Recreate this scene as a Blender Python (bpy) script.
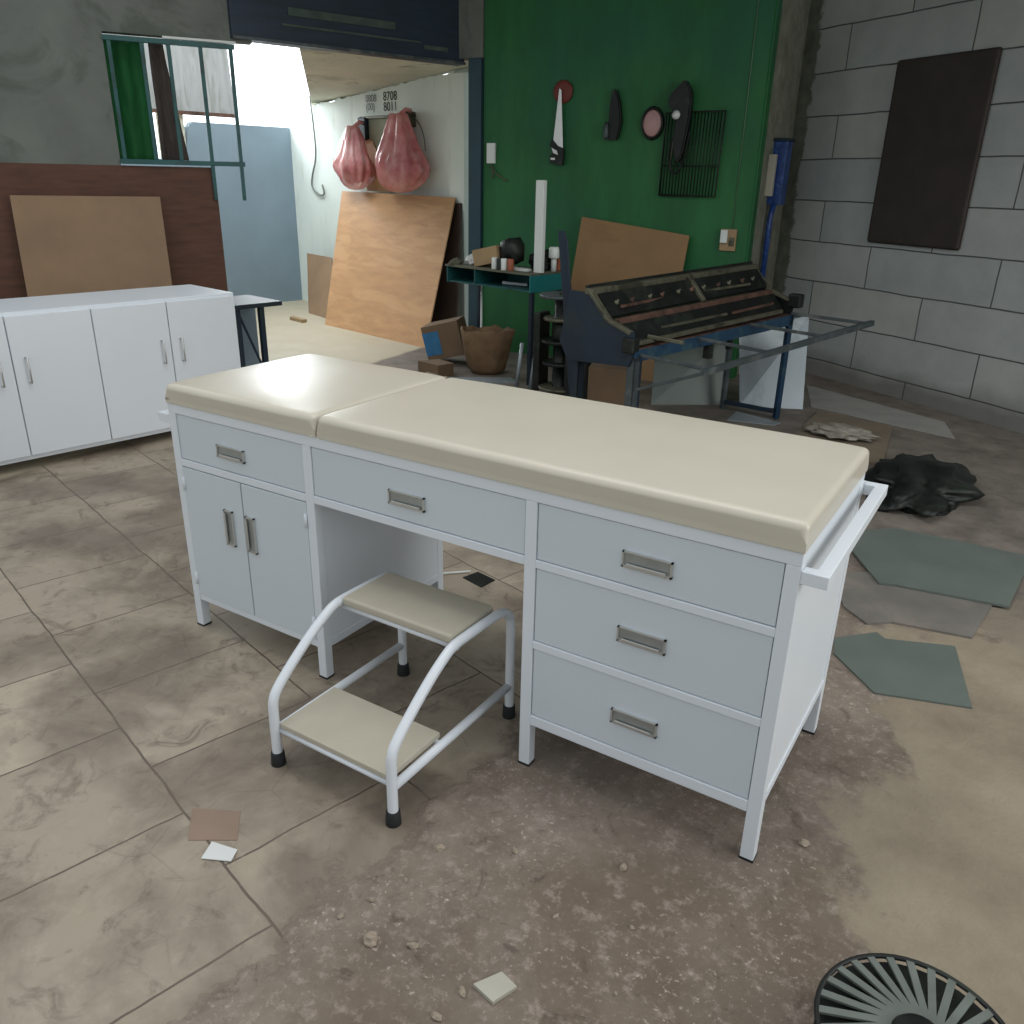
import bpy, bmesh, math, random
from mathutils import Vector, Matrix, noise
from math import radians as R, sin, cos, pi
random.seed(7)
S = bpy.context.scene
COL = S.collection
for o in list(bpy.data.objects): bpy.data.objects.remove(o)

# ---------------------------------------------------------------- camera
cam_d = bpy.data.cameras.new('camera'); cam = bpy.data.objects.new('camera', cam_d); COL.objects.link(cam)
S.camera = cam
FPX, CX, CY, CZ, YAW, PITCH, ROLL = 824.07, 2.1254, -1.4667, 1.3798, -0.5581, 0.3842, 0.0217
cam_d.sensor_width = 36.0; cam_d.lens = 36.0 * FPX / 1024.0
cam_d.clip_start = 0.02; cam_d.clip_end = 200
fw = Vector((sin(YAW)*cos(PITCH), cos(YAW)*cos(PITCH), -sin(PITCH)))
ri = Vector((cos(YAW), -sin(YAW), 0)); up = ri.cross(fw)
r2 = ri*cos(ROLL) + up*sin(ROLL); u2 = -ri*sin(ROLL) + up*cos(ROLL)
m = Matrix((r2, u2, -fw)).transposed().to_4x4(); m.translation = (CX, CY, CZ)
cam.matrix_world = m

# ---------------------------------------------------------------- world, lights, exposure
w = bpy.data.worlds.new('world'); S.world = w; w.use_nodes = True
bg = w.node_tree.nodes['Background']; bg.inputs[0].default_value = (0.92, 0.97, 1.0, 1); bg.inputs[1].default_value = 0.86
bg.inputs[0].default_value = (0.90, 0.96, 1.0, 1)
# bright sky patch low in the back left, added to whiten the opening
wt = w.node_tree; wc = wt.nodes.new('ShaderNodeTexCoord'); wd = wt.nodes.new('ShaderNodeVectorMath'); wd.operation = 'DOT_PRODUCT'
wd.inputs[1].default_value = (-0.80, 0.58, 0.12); wt.links.new(wc.outputs['Generated'], wd.inputs[0])
wm = wt.nodes.new('ShaderNodeMapRange'); wm.interpolation_type = 'SMOOTHSTEP'
for i_, v_ in ((1, 0.80), (2, 0.97), (3, 0.80), (4, 3.2)): wm.inputs[i_].default_value = v_
wt.links.new(wd.outputs['Value'], wm.inputs[0]); wt.links.new(wm.outputs[0], bg.inputs[1])
S.view_settings.view_transform = 'Standard'; S.view_settings.look = 'None'
S.view_settings.exposure = -0.12; S.view_settings.gamma = 1.0; S.view_settings.use_curve_mapping = False

def area_light(name, loc, target, size, energy, color):
    l = bpy.data.lights.new(name, 'AREA'); l.shape = 'RECTANGLE'; l.size, l.size_y = size; l.energy = energy; l.color = color
    o = bpy.data.objects.new(name, l); COL.objects.link(o); o.location = loc
    o.rotation_euler = (Vector(target) - Vector(loc)).to_track_quat('-Z', 'Y').to_euler()
    return o
# daylight pouring over the open side of the back room
area_light('daylight_back_room', (-3.9, 3.7, 3.6), (-3.2, 4.9, 0.8), (1.6, 1.2), 120, (0.92, 0.98, 1.0))
area_light('daylight_window', (-5.75, 5.2, 2.25), (-1.5, 2.0, 0.8), (1.0, 0.6), 55, (0.93, 0.98, 1.0))
# unseen fill lamps, added to brighten the bed's top and right end
area_light('overhead_fill', (1.0, 0.3, 4.3), (1.0, 0.35, 0.0), (3.4, 1.6), 58, (1.0, 0.98, 0.94))
area_light('right_fill', (5.6, 0.9, 1.9), (1.6, 1.2, 0.5), (2.6, 2.0), 75, (1.0, 0.985, 0.95))

# ---------------------------------------------------------------- materials
def lin(c):
    if isinstance(c, str):
        c = [int(c[i:i+2], 16)/255 for i in (0, 2, 4)]
    return tuple((x/12.92 if x <= 0.04045 else ((x+0.055)/1.055)**2.4) for x in c) + (1,)
class NT:
    def __init__(s, name):
        s.m = bpy.data.materials.new(name); s.m.use_nodes = True; s.t = s.m.node_tree; s.b = s.t.nodes['Principled BSDF']
        s.tc = s.t.nodes.new('ShaderNodeTexCoord')
    def n(s, kind, **k):
        x = s.t.nodes.new('ShaderNode'+kind)
        for a, b in k.items(): setattr(x, a, b)
        return x
    def l(s, a, b): s.t.links.new(a, b)
    def noise(s, vec, scale, detail=4, rough=0.55, dist=0):
        x = s.n('TexNoise'); x.inputs['Scale'].default_value = scale; x.inputs['Detail'].default_value = detail
        x.inputs['Roughness'].default_value = rough; x.inputs['Distortion'].default_value = dist
        s.l(vec, x.inputs['Vector']); return x.outputs['Fac']
    def ramp(s, fac, lo, hi, c0=(0,0,0,1), c1=(1,1,1,1)):
        x = s.n('ValToRGB'); x.color_ramp.elements[0].position = lo; x.color_ramp.elements[1].position = hi
        x.color_ramp.elements[0].color = c0; x.color_ramp.elements[1].color = c1
        s.l(fac, x.inputs[0]); return x.outputs[0]
    def mix(s, fac, a, b, blend='MIX'):
        x = s.n('Mix', data_type='RGBA', blend_type=blend)
        if isinstance(fac, (int, float)): x.inputs[0].default_value = fac
        else: s.l(fac, x.inputs[0])
        for v, i in ((a, 6), (b, 7)):
            if isinstance(v, tuple): x.inputs[i].default_value = v
            else: s.l(v, x.inputs[i])
        return x.outputs[2]
    def math(s, op, a, b=0.0, clamp=False):
        x = s.n('Math', operation=op); x.use_clamp = clamp
        for v, i in ((a, 0), (b, 1)):
            if isinstance(v, (int, float)): x.inputs[i].default_value = v
            else: s.l(v, x.inputs[i])
        return x.outputs[0]
    def bump(s, h, strength=0.3, dist=0.01):
        x = s.n('Bump'); x.inputs['Strength'].default_value = strength; x.inputs['Distance'].default_value = dist
        s.l(h, x.inputs['Height']); s.l(x.outputs[0], s.b.inputs['Normal'])
    def col(s, c):
        if isinstance(c, tuple): s.b.inputs['Base Color'].default_value = c
        else: s.l(c, s.b.inputs['Base Color'])
MATS = {}
def mat(name, c, rough=0.5, metal=0.0, var=0.12, scale=6, bump=0.0, c2=None, patch=None, spec=None, stretch=(1,1,1)):
    """noise-mottled paint / wood / metal"""
    k = NT(name); c = lin(c)
    mp = k.n('Mapping'); mp.inputs['Scale'].default_value = stretch; k.l(k.tc.outputs['Object'], mp.inputs[0])
    v = mp.outputs[0]
    f = k.noise(v, scale, 5, 0.6)
    a = tuple(x*(1-var) for x in c[:3]) + (1,); b = tuple(min(1, x*(1+var)) for x in c[:3]) + (1,)
    colr = k.ramp(f, 0.3, 0.7, a, b)
    if c2:
        g = k.noise(v, scale*0.6 if not patch else patch, 6, 0.65, 0.5)
        colr = k.mix(k.ramp(g, 0.52, 0.62), colr, lin(c2))
    k.col(colr); k.b.inputs['Roughness'].default_value = rough; k.b.inputs['Metallic'].default_value = metal
    if spec is not None: k.b.inputs['Specular IOR Level'].default_value = spec
    if bump: k.bump(k.noise(v, scale*4, 4), bump, 0.004)
    MATS[name] = k.m; return k.m
WHITE = mat('white powder coat', 'DEE4EA', 0.36, var=0.015, scale=3)
FRONT = mat('pale grey powder coat', 'CED6DC', 0.4, var=0.015, scale=3)
VINYL = mat('cream vinyl', 'CAC3B3', 0.3, var=0.03, scale=5, bump=0.03)
STEP = mat('cream step vinyl', 'B8B1A0', 0.45, var=0.05, scale=9)
CHROME = mat('brushed steel', 'C8C9C6', 0.33, 0.7, var=0.06, scale=20)
DARKREC = mat('pull recess steel', 'A4A8A6', 0.38, 0.6, var=0.1, scale=30)
RUBBER = mat('black rubber', '17181A', 0.7, var=0.2)
TUBEW = mat('white enamel tube', 'DDE2E8', 0.3, var=0.02)
PLY = mat('pale plywood', 'B98F66', 0.6, var=0.12, scale=4, c2='C49A70', patch=1.6, stretch=(1,1,5))
PLY2 = mat('brown plywood', '8A6B44', 0.6, var=0.1, scale=3, c2='7A5A36', patch=1.2)
PLY3 = mat('dusty floor plywood', '766A5A', 0.7, var=0.15, scale=5)
DARKB = mat('dark brown board', '3A2C22', 0.7, var=0.25, scale=4)
CARD = mat('brown cardboard', '6F5A44', 0.8, var=0.12, scale=6)
CARDL = mat('light cardboard', '9C8462', 0.8, var=0.1, scale=6)
SACK = mat('brown paper sack', '6F573E', 0.85, var=0.25, scale=9, bump=0.7, c2='5C442C')
NAVY = mat('navy painted steel', '122433', 0.5, 0.1, var=0.3, scale=7, c2='1C2A2E')
BLUE = mat('blue painted steel', '1D3E58', 0.5, 0.2, var=0.25, scale=7, c2='34525C', patch=5)
OLIVE = mat('worn olive steel', '5C5B4C', 0.5, 0.4, var=0.3, scale=12, c2='3C3A30', bump=0.3)
RUST = mat('rusty steel', '5E453A', 0.7, 0.3, var=0.35, scale=14, c2='382A22', bump=0.4)
GREYST = mat('grey steel frame', '4E5659', 0.45, 0.5, var=0.25, scale=9, c2='6E7472')
BLACKST = mat('greasy black steel', '141816', 0.5, 0.3, var=0.4, scale=12, c2='262C26')
TEALST = mat('teal painted steel', '1C5252', 0.45, var=0.15, scale=6, c2='123C3A')
TEALB = mat('bright teal panel', '157072', 0.4, var=0.08)
DUSTY = mat('dusty table top', '5E5F4F', 0.8, var=0.25, scale=10)
SHEETG = mat('pale grey metal sheet', '9AA3A8', 0.35, 0.3, var=0.1, scale=3, c2='858F93')
SHEETD = mat('greenish grey sheet', '4B5550', 0.4, 0.2, var=0.12, scale=3)
MATG = mat('dark grey green sheet', '626A64', 0.5, var=0.12, scale=4)
MATR = mat('dusty rubber mat', '6E6A64', 0.75, var=0.2, scale=5, c2='7E766E')
WHITEP = mat('white plastic', 'D5DAD6', 0.4, var=0.03)
ORANGE = mat('faded orange plastic', '9C5A40', 0.6, var=0.1)
PINK = mat('pinkish face', 'B08A86', 0.35, var=0.12, scale=9)
RED = mat('dull red paint', '6E3025', 0.6, var=0.2, scale=9)
BLUEP = mat('blue painted metal box', '1C3C78', 0.4, var=0.3, scale=25, c2='3A5C92', patch=25)
STONE = mat('broken mortar', '9A8C7C', 0.9, var=0.2, scale=30, bump=0.6)
PAPER = mat('white paper', 'D4D6D4', 0.7, var=0.03)
PAPERB = mat('brown paper square', '8C7768', 0.8, var=0.1)
TILESH = mat('pale tile shard', 'ADAA9C', 0.5, var=0.08)
CURT = mat('dark brown cloth', '4A423E', 0.9, var=0.3, scale=6, stretch=(6,6,1))
GREENC = mat('green cloth', '0F5A2A', 0.8, var=0.25, scale=5, stretch=(5,5,1))
BROWNW = mat('brown wood boarding', '57382A', 0.7, var=0.25, scale=5, stretch=(1,1,6))
TANW = mat('tan board', '8C7258', 0.7, var=0.12, scale=4)
BLUEL = mat('blue printed label', '2E6C96', 0.6, var=0.15, scale=20)
FANM = mat('dusty grey plastic', '636963', 0.55, var=0.2, scale=12)
INK = mat('black ink', '2C302E', 0.8, var=0.1)
CONC = mat('grey concrete', '6C706A', 0.85, var=0.15, scale=3, bump=0.2, c2='5A5F58', patch=2)
SLAB = mat('pale slab', 'D2D0BE', 0.85, var=0.12, scale=2, c2='A2A294', patch=1.5)
BANNER = mat('navy boarding', '1E2E3E', 0.5, var=0.3, scale=3, stretch=(1,1,8))
BANDG = mat('faded olive band', '48564E', 0.7, var=0.3, scale=10)
DOORP = mat('dark teal post paint', '1C3D48', 0.5, var=0.2, scale=5)
AWN = mat('weathered grey roof sheet', '9A9C9C', 0.6, var=0.12, scale=3, c2='8A8C88', stretch=(8,1,1))
LOWW = mat('blue grey wall paint', '7A8C98', 0.7, var=0.08, scale=2)
COILW = mat('grey wire', '6A706C', 0.5, var=0.1)

def plastic_bag():
    k = NT('pink plastic bag'); f = k.noise(k.tc.outputs['Object'], 9, 5)
    k.col(k.ramp(f, 0.3, 0.7, lin('C25A62'), lin('E8A8A4'))); k.b.inputs['Roughness'].default_value = 0.3
    k.b.inputs['Alpha'].default_value = 0.68
    k.bump(k.noise(k.tc.outputs['Object'], 25, 3), 0.6, 0.01); return k.m
BAG = plastic_bag()
def white_wall():
    k = NT('whitewashed wall'); v = k.tc.outputs['Object']
    a = k.ramp(k.noise(v, 1.2, 6), 0.35, 0.75, lin('E4ECE6'), lin('D2DCD6'))
    mp = k.n('Mapping'); mp.inputs['Scale'].default_value = (2.5, 2.5, 0.5); k.l(v, mp.inputs[0])
    b = k.ramp(k.noise(mp.outputs[0], 2.0, 6, 0.7), 0.56, 0.75)
    k.col(k.mix(k.math('MULTIPLY', b, 0.45), a, lin('9A9684'))); k.b.inputs['Roughness'].default_value = 0.8
    k.bump(k.noise(v, 12), 0.25, 0.006); return k.m
def green_wall():
    k = NT('green painted wall'); v = k.tc.outputs['Object']
    mp = k.n('Mapping'); mp.inputs['Scale'].default_value = (2.2, 1, 0.6); k.l(v, mp.inputs[0])
    a = k.ramp(k.noise(mp.outputs[0], 1.6, 6, 0.65), 0.3, 0.72, lin('12532A'), lin('28703A'))
    b = k.ramp(k.noise(v, 1.1, 4, 0.5), 0.45, 0.68)
    a = k.mix(k.math('MULTIPLY', b, 0.55), a, lin('185646'))
    c = k.ramp(k.noise(v, 5, 6, 0.7), 0.68, 0.8)
    a = k.mix(k.math('MULTIPLY', c, 0.4), a, lin('6E9A78'))
    k.col(a); k.b.inputs['Roughness'].default_value = 0.65
    k.bump(k.noise(v, 6, 6), 0.2, 0.01); return k.m
def block_wall():
    k = NT('grey block wall'); v = k.tc.outputs['Object']
    sx = k.n('SeparateXYZ'); k.l(v, sx.inputs[0]); cb = k.n('CombineXYZ')
    k.l(k.math('ADD', sx.outputs[0], 0.05+10), cb.inputs[0]); k.l(k.math('ADD', sx.outputs[2], -0.13+0.288*10), cb.inputs[1])
    wob = k.n('TexNoise'); wob.inputs['Scale'].default_value = 3; k.l(v, wob.inputs['Vector'])
    br = k.n('TexBrick'); br.offset = 0.5; br.offset_frequency = 2
    ad = k.n('VectorMath', operation='MULTIPLY_ADD'); k.l(wob.outputs['Color'], ad.inputs[0]); ad.inputs[1].default_value = (0.018, 0.018, 0); k.l(cb.outputs[0], ad.inputs[2])
    k.l(ad.outputs[0], br.inputs['Vector'])
    for n_, val in (('Scale', 1), ('Mortar Size', 0.0055), ('Mortar Smooth', 0.3), ('Bias', 0), ('Brick Width', 1.0), ('Row Height', 0.288)): br.inputs[n_].default_value = val
    br.inputs['Color1'].default_value = lin('A4AAA9'); br.inputs['Color2'].default_value = lin('B1B1AC'); br.inputs['Mortar'].default_value = lin('4A4E4C')
    a = k.mix(k.math('MULTIPLY', k.ramp(k.noise(v, 3.5, 6, 0.65), 0.4, 0.75), 0.35), br.outputs['Color'], lin('6C7474'))
    # cement smear beside the corner, with a ragged edge
    edge = k.math('ADD', sx.outputs[0], k.math('MULTIPLY', k.noise(v, 7, 6, 0.7), 0.22))
    msk = k.ramp(k.math('ADD', edge, 0.5), 0.235, 0.26, (1,1,1,1), (0,0,0,1))
    sm = k.ramp(k.noise(v, 8, 6), 0.3, 0.7, lin('565A4E'), lin('7E8074'))
    a = k.mix(msk, a, sm)
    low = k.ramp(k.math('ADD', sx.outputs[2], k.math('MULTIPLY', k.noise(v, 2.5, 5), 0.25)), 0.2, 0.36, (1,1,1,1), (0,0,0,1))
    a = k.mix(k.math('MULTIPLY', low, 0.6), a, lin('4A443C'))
    k.col(a); k.b.inputs['Roughness'].default_value = 0.9
    k.bump(k.math('ADD', k.math('MULTIPLY', br.outputs['Fac'], -0.6), k.math('MULTIPLY', k.noise(v, 25, 5), 0.4)), 0.5, 0.008); return k.m
def plaster():
    k = NT('rough cement plaster'); v = k.tc.outputs['Object']
    a = k.ramp(k.noise(v, 6, 7, 0.7), 0.3, 0.7, lin('5C6050'), lin('8A8C7E'))
    sx = k.n('SeparateXYZ'); k.l(v, sx.inputs[0])
    e = k.math('ADD', sx.outputs[0], k.math('MULTIPLY', k.noise(v, 9, 6, 0.7), -0.12))
    a = k.mix(k.ramp(e, 0.0, 0.02, (1,1,1,1), (0,0,0,1)), a, lin('1C5A2E'))
    k.col(a); k.b.inputs['Roughness'].default_value = 0.95; k.bump(k.noise(v, 14, 6), 0.8, 0.02); return k.m
def floor_mat():
    k = NT('old tiled floor with bare cement'); v = k.tc.outputs['Object']
    mp = k.n('Mapping'); mp.inputs['Rotation'].default_value = (0, 0, R(15)); k.l(v, mp.inputs[0]); st = mp.outputs[0]
    sx = k.n('SeparateXYZ'); k.l(st, sx.inputs[0]); s_, t_ = sx.outputs[0], sx.outputs[1]
    n1 = k.n('TexNoise'); n1.inputs['Scale'].default_value = 5; n1.inputs['Detail'].default_value = 5; k.l(v, n1.inputs['Vector'])
    ad = k.n('VectorMath', operation='MULTIPLY_ADD'); k.l(n1.outputs['Color'], ad.inputs[0]); ad.inputs[1].default_value = (0.022, 0.022, 0); k.l(st, ad.inputs[2])
    of = k.n('VectorMath', operation='ADD'); k.l(ad.outputs[0], of.inputs[0]); of.inputs[1].default_value = (8.4-0.21*4+0.005, 0.38+4.5-0.01, 0)
    br = k.n('TexBrick'); br.offset = 0.5; k.l(of.outputs[0], br.inputs['Vector'])
    for n_, val in (('Scale', 1), ('Mortar Size', 0.0032), ('Mortar Smooth', 0.4), ('Bias', 0), ('Brick Width', 0.42), ('Row Height', 0.45)): br.inputs[n_].default_value = val
    br.inputs['Color1'].default_value = lin('B2A592'); br.inputs['Color2'].default_value = lin('988C7C'); br.inputs['Mortar'].default_value = lin('5E544A')
    tile = k.mix(k.math('MULTIPLY', k.ramp(k.noise(v, 2.2, 7, 0.68, 0.4), 0.45, 0.62), 0.72), br.outputs['Color'], lin('73675A'))
    tile = k.mix(k.math('MULTIPLY', k.ramp(k.noise(v, 9, 7, 0.7, 1.2), 0.54, 0.68), 0.75), tile, lin('6C6054'))
    # fine cracks in the tiles
    vo = k.n('TexVoronoi', feature='DISTANCE_TO_EDGE'); vo.inputs['Scale'].default_value = 7; k.l(ad.outputs[0], vo.inputs['Vector'])
    ck = k.math('MULTIPLY', k.ramp(vo.outputs['Distance'], 0.0, 0.022, (1,1,1,1), (0,0,0,1)), k.ramp(k.noise(v, 1.7, 3), 0.52, 0.62))
    tile = k.mix(k.math('MULTIPLY', ck, 0.35), tile, lin('5A4E40'))
    tile = k.mix(k.math('MULTIPLY', k.ramp(k.noise(v, 14, 6, 0.75), 0.55, 0.75), 0.35), tile, lin('C2B6A2'))
    tile = k.mix(k.math('MULTIPLY', k.ramp(k.noise(v, 1.1, 5, 0.6), 0.52, 0.60), 0.5), tile, lin('665B50'))
    # bare cement and dirt
    d0 = k.ramp(k.noise(v, 4.5, 8, 0.72), 0.32, 0.68, lin('675B51'), lin('8E8276'))
    d0 = k.mix(k.math('MULTIPLY', k.ramp(k.noise(v, 1.6, 6, 0.6, 0.6), 0.47, 0.64), 0.7), d0, lin('665749'))
    d0 = k.mix(k.math('MULTIPLY', k.ramp(k.noise(v, 26, 6, 0.75), 0.52, 0.68), 0.6), d0, lin('AC9E94'))
    d0 = k.mix(k.math('MULTIPLY', k.math('MULTIPLY', k.ramp(k.noise(v, 70, 4, 0.7), 0.58, 0.68), k.ramp(k.noise(v, 3, 4), 0.42, 0.6)), 0.85), d0, lin('C0B4A8'))
    d0 = k.mix(k.math('MULTIPLY', k.ramp(k.noise(v, 7, 6, 0.75, 1.5), 0.57, 0.67), 0.6), d0, lin('4A4038'))
    nb = k.math('MULTIPLY', k.math('SUBTRACT', k.noise(v, 4.5, 8, 0.66), 0.5), 0.55)
    sb = k.math('ADD', s_, k.math('MULTIPLY', t_, 0.22))
    dm = k.ramp(k.math('ADD', s_, nb), 1.235, 1.25)
    sand = k.ramp(k.noise(v, 3, 7, 0.6), 0.3, 0.7, lin('9B8F7B'), lin('7A6E5E'))
    sm = k.ramp(k.math('ADD', k.math('ADD', s_, k.math('MULTIPLY', t_, 0.33)), k.math('MULTIPLY', k.math('SUBTRACT', k.noise(v, 2.4, 7, 0.62), 0.5), 1.3)), 2.02, 2.06)
    sm.node.color_ramp.elements[0].position = 0; sm.node.color_ramp.elements[1].position = 1
    # a ramp only covers 0..1: shift the values into it
    def step(val, at, width=0.02):
        return k.math('DIVIDE', k.math('SUBTRACT', val, at), width, clamp=True)
    dmv = step(k.math('ADD', sb, nb), 1.19, 0.05)
    smv = step(k.math('ADD', k.math('ADD', s_, k.math('MULTIPLY', t_, 0.33)), k.math('MULTIPLY', k.math('SUBTRACT', k.noise(v, 2.4, 7, 0.62), 0.5), 1.7)), 2.08, 0.10)
    back = k.math('SUBTRACT', 1.0, step(t_, 2.2, 0.4))
    cem = k.mix(smv, d0, sand)
    a = k.mix(dmv, tile, cem)
    # pale tiles of the back room, with their sunlight patch put into the colour
    far = step(k.math('ADD', k.math('SUBTRACT', k.math('MULTIPLY', s_, -1.0), k.math('MULTIPLY', t_, 0.4)), k.math('MULTIPLY', nb, 0.15)), 1.97, 0.05)
    a = k.mix(far, a, lin('B4AA94'))
    # dirty workshop floor behind the bed
    dark = k.math('MULTIPLY', step(k.math('ADD', t_, nb), 1.9, 0.5), k.math('SUBTRACT', 1.0, far))
    dd = k.ramp(k.noise(v, 5, 7, 0.7), 0.3, 0.7, lin('57504A'), lin('857C72'))
    a = k.mix(dark, a, dd)
    k.col(a)
    rg = k.ramp(k.noise(v, 3, 4), 0.3, 0.7, (0.42,)*3+(1,), (0.75,)*3+(1,)); k.l(k.mix(dmv, rg, (0.9,0.9,0.9,1)), k.b.inputs['Roughness'])
    h1 = k.math('ADD', k.math('MULTIPLY', br.outputs['Fac'], -0.8), k.math('MULTIPLY', k.noise(v, 12, 4), 0.3))
    h2 = k.math('ADD', k.math('MULTIPLY', k.noise(v, 40, 6, 0.7), 0.9), k.math('MULTIPLY', k.noise(v, 5, 6), 1.6))
    hm = k.n('Mix', data_type='FLOAT'); k.l(dmv, hm.inputs[0]); k.l(h1, hm.inputs[2]); k.l(h2, hm.inputs[3])
    k.bump(hm.outputs[0], 0.55, 0.008); return k.m
WALLW, WALLG, WALLB, PLASTER, FLOORM = white_wall(), green_wall(), block_wall(), plaster(), floor_mat()

# ---------------------------------------------------------------- mesh helpers
class MB:
    def __init__(s): s.bm = bmesh.new()
    def box(s, x0, x1, y0, y1, z0, z1, bev=0.0, seg=2, M=None):
        t = bmesh.new(); r = bmesh.ops.create_cube(t, size=1)
        for v in t.verts: v.co = Vector(((x0+x1)/2 + v.co.x*(x1-x0), (y0+y1)/2 + v.co.y*(y1-y0), (z0+z1)/2 + v.co.z*(z1-z0)))
        if bev: bmesh.ops.bevel(t, geom=t.edges[:], offset=bev, segments=seg, profile=0.5, affect='EDGES')
        s._join(t, M); return s
    def _join(s, t, M=None):
        if M is not None: bmesh.ops.transform(t, matrix=M, verts=t.verts)
        me = bpy.data.meshes.new('tmp'); t.to_mesh(me); t.free(); s.bm.from_mesh(me); bpy.data.meshes.remove(me)
    def bar(s, a, b, w=0.03, h=None, up=(0,0,1), bev=0.002):
        """rectangular bar between two points"""
        a, b = Vector(a), Vector(b); h = h or w; d = b-a; L = d.length; d.normalize()
        u = Vector(up)
        if abs(d.dot(u)) > 0.98: u = Vector((1,0,0))
        x = d.cross(u).normalized(); z = x.cross(d).normalized()
        M = Matrix((x, d, z)).transposed().to_4x4(); M.translation = (a+b)/2
        return s.box(-w/2, w/2, -L/2, L/2, -h/2, h/2, bev, 1, M)
    def tube(s, pts, r=0.01, seg=12, caps=True, smooth=0):
        pts = [Vector(p) for p in pts]
        for _ in range(smooth):
            q = [pts[0]]
            for a, b in zip(pts, pts[1:]): q += [a*0.75+b*0.25, a*0.25+b*0.75]
            pts = q + [pts[-1]]
        rs = r if isinstance(r, (list, tuple)) else [r]*len(pts)
        if len(rs) != len(pts): rs = [rs[0]]*len(pts)
        rings = []; prev = None
        for i, p in enumerate(pts):
            d = (pts[min(i+1, len(pts)-1)] - pts[max(i-1, 0)]).normalized()
            if prev is None:
                ref = Vector((0,0,1)) if abs(d.z) < 0.9 else Vector((1,0,0)); n_ = d.cross(ref).normalized()
            else: n_ = (prev - d*prev.dot(d)).normalized()
            prev = n_; b = d.cross(n_)
            rings.append([s.bm.verts.new(p + (n_*cos(2*pi*k/seg) + b*sin(2*pi*k/seg))*rs[i]) for k in range(seg)])
        for A, B in zip(rings, rings[1:]):
            for k in range(seg):
                f = s.bm.faces.new((A[k], A[(k+1)%seg], B[(k+1)%seg], B[k])); f.smooth = True
        if caps: s.bm.faces.new(rings[0][::-1]); s.bm.faces.new(rings[-1])
        return s
    def prism(s, poly, t, M=None, bev=0.0):
        """poly of (x,z) in the XZ plane, thickness t in +Y"""
        q = bmesh.new(); f = q.faces.new([q.verts.new((x, 0, z)) for x, z in poly])
        r = bmesh.ops.extrude_face_region(q, geom=[f])
        for v in [e for e in r['geom'] if isinstance(e, bmesh.types.BMVert)]: v.co.y += t
        bmesh.ops.recalc_face_normals(q, faces=q.faces)
        if bev: bmesh.ops.bevel(q, geom=q.edges[:], offset=bev, segments=2, affect='EDGES')
        s._join(q, M); return s
    def flat(s, poly, z0, z1, bev=0.0):
        q = bmesh.new(); f = q.faces.new([q.verts.new((x, y, z0)) for x, y in poly])
        r = bmesh.ops.extrude_face_region(q, geom=[f])
        for v in [e for e in r['geom'] if isinstance(e, bmesh.types.BMVert)]: v.co.z = z1
        bmesh.ops.recalc_face_normals(q, faces=q.faces)
        s._join(q); return s
    def slab(s, quad, t):
        """a board through four world points, with thickness t along its normal"""
        q = [Vector(p) for p in quad]; n_ = (q[2]-q[0]).cross(q[3]-q[1]).normalized()*t
        a = [s.bm.verts.new(p) for p in q]; b = [s.bm.verts.new(p+n_) for p in q]
        s.bm.faces.new(a[::-1]); s.bm.faces.new(b)
        for k in range(4): s.bm.faces.new((a[k], a[(k+1)%4], b[(k+1)%4], b[k]))
        bmesh.ops.recalc_face_normals(s.bm, faces=s.bm.faces); return s
    def lathe(s, prof, seg=24, M=None, warp=None):
        q = bmesh.new(); rings = []
        for r, z in prof:
            rings.append([q.verts.new((max(r, 1e-4)*cos(2*pi*k/seg), max(r, 1e-4)*sin(2*pi*k/seg), z)) for k in range(seg)])
        for A, B in zip(rings, rings[1:]):
            for k in range(seg):
                f = q.faces.new((A[k], A[(k+1)%seg], B[(k+1)%seg], B[k])); f.smooth = True
        q.faces.new(rings[0][::-1]); q.faces.new(rings[-1])
        if warp:
            for v in q.verts: v.co = warp(v.co.copy())
        bmesh.ops.recalc_face_normals(q, faces=q.faces)
        s._join(q, M); return s
    def build(s, name, material, parent=None, loc=None, rz=0):
        me = bpy.data.meshes.new(name); s.bm.to_mesh(me); s.bm.free(); me.materials.append(material)
        o = bpy.data.objects.new(name, me); COL.objects.link(o)
        if parent: o.parent = parent
        if loc is not None: o.location = loc; o.rotation_euler = (0, 0, rz)
        return o
def tag(o, label, cat, group=None, kind=None):
    o['label'] = label; o['category'] = cat
    if group: o['group'] = group
    if kind: o['kind'] = kind
    return o
def thing(name, label, cat, loc=(0,0,0), rz=0, group=None):
    o = bpy.data.objects.new(name, None); COL.objects.link(o); o.location = loc; o.rotation_euler = (0, 0, rz)
    o.empty_display_size = 0.1
    return tag(o, label, cat, group)
def struct(name, mb, m_, loc=(0,0,0), rz=0):
    o = mb.build(name, m_, None, loc, rz); o['kind'] = 'structure'; return o
class Frame:
    """a wall's own frame: x to the right along it, y away behind it"""
    def __init__(s, x, y, az): s.o = Vector((x, y, 0)); s.rz = R(90-az); s.M = Matrix.Translation(s.o) @ Matrix.Rotation(s.rz, 4, 'Z')
    def __call__(s, x, y, z): return s.M @ Vector((x, y, z))
FG = Frame(-1.9, 4.5, 85); FW = Frame(-2.44, 4.94, 103.8); FB = Frame(0.63, 5.29, 122.4); FR = Frame(0.232, 4.686, -1.6)
FT = Frame(-2.1, 4.6, 20); FN = Frame(-2.7, 2.9, 33); FL = Frame(-5.3, 5.64, 14)

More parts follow.
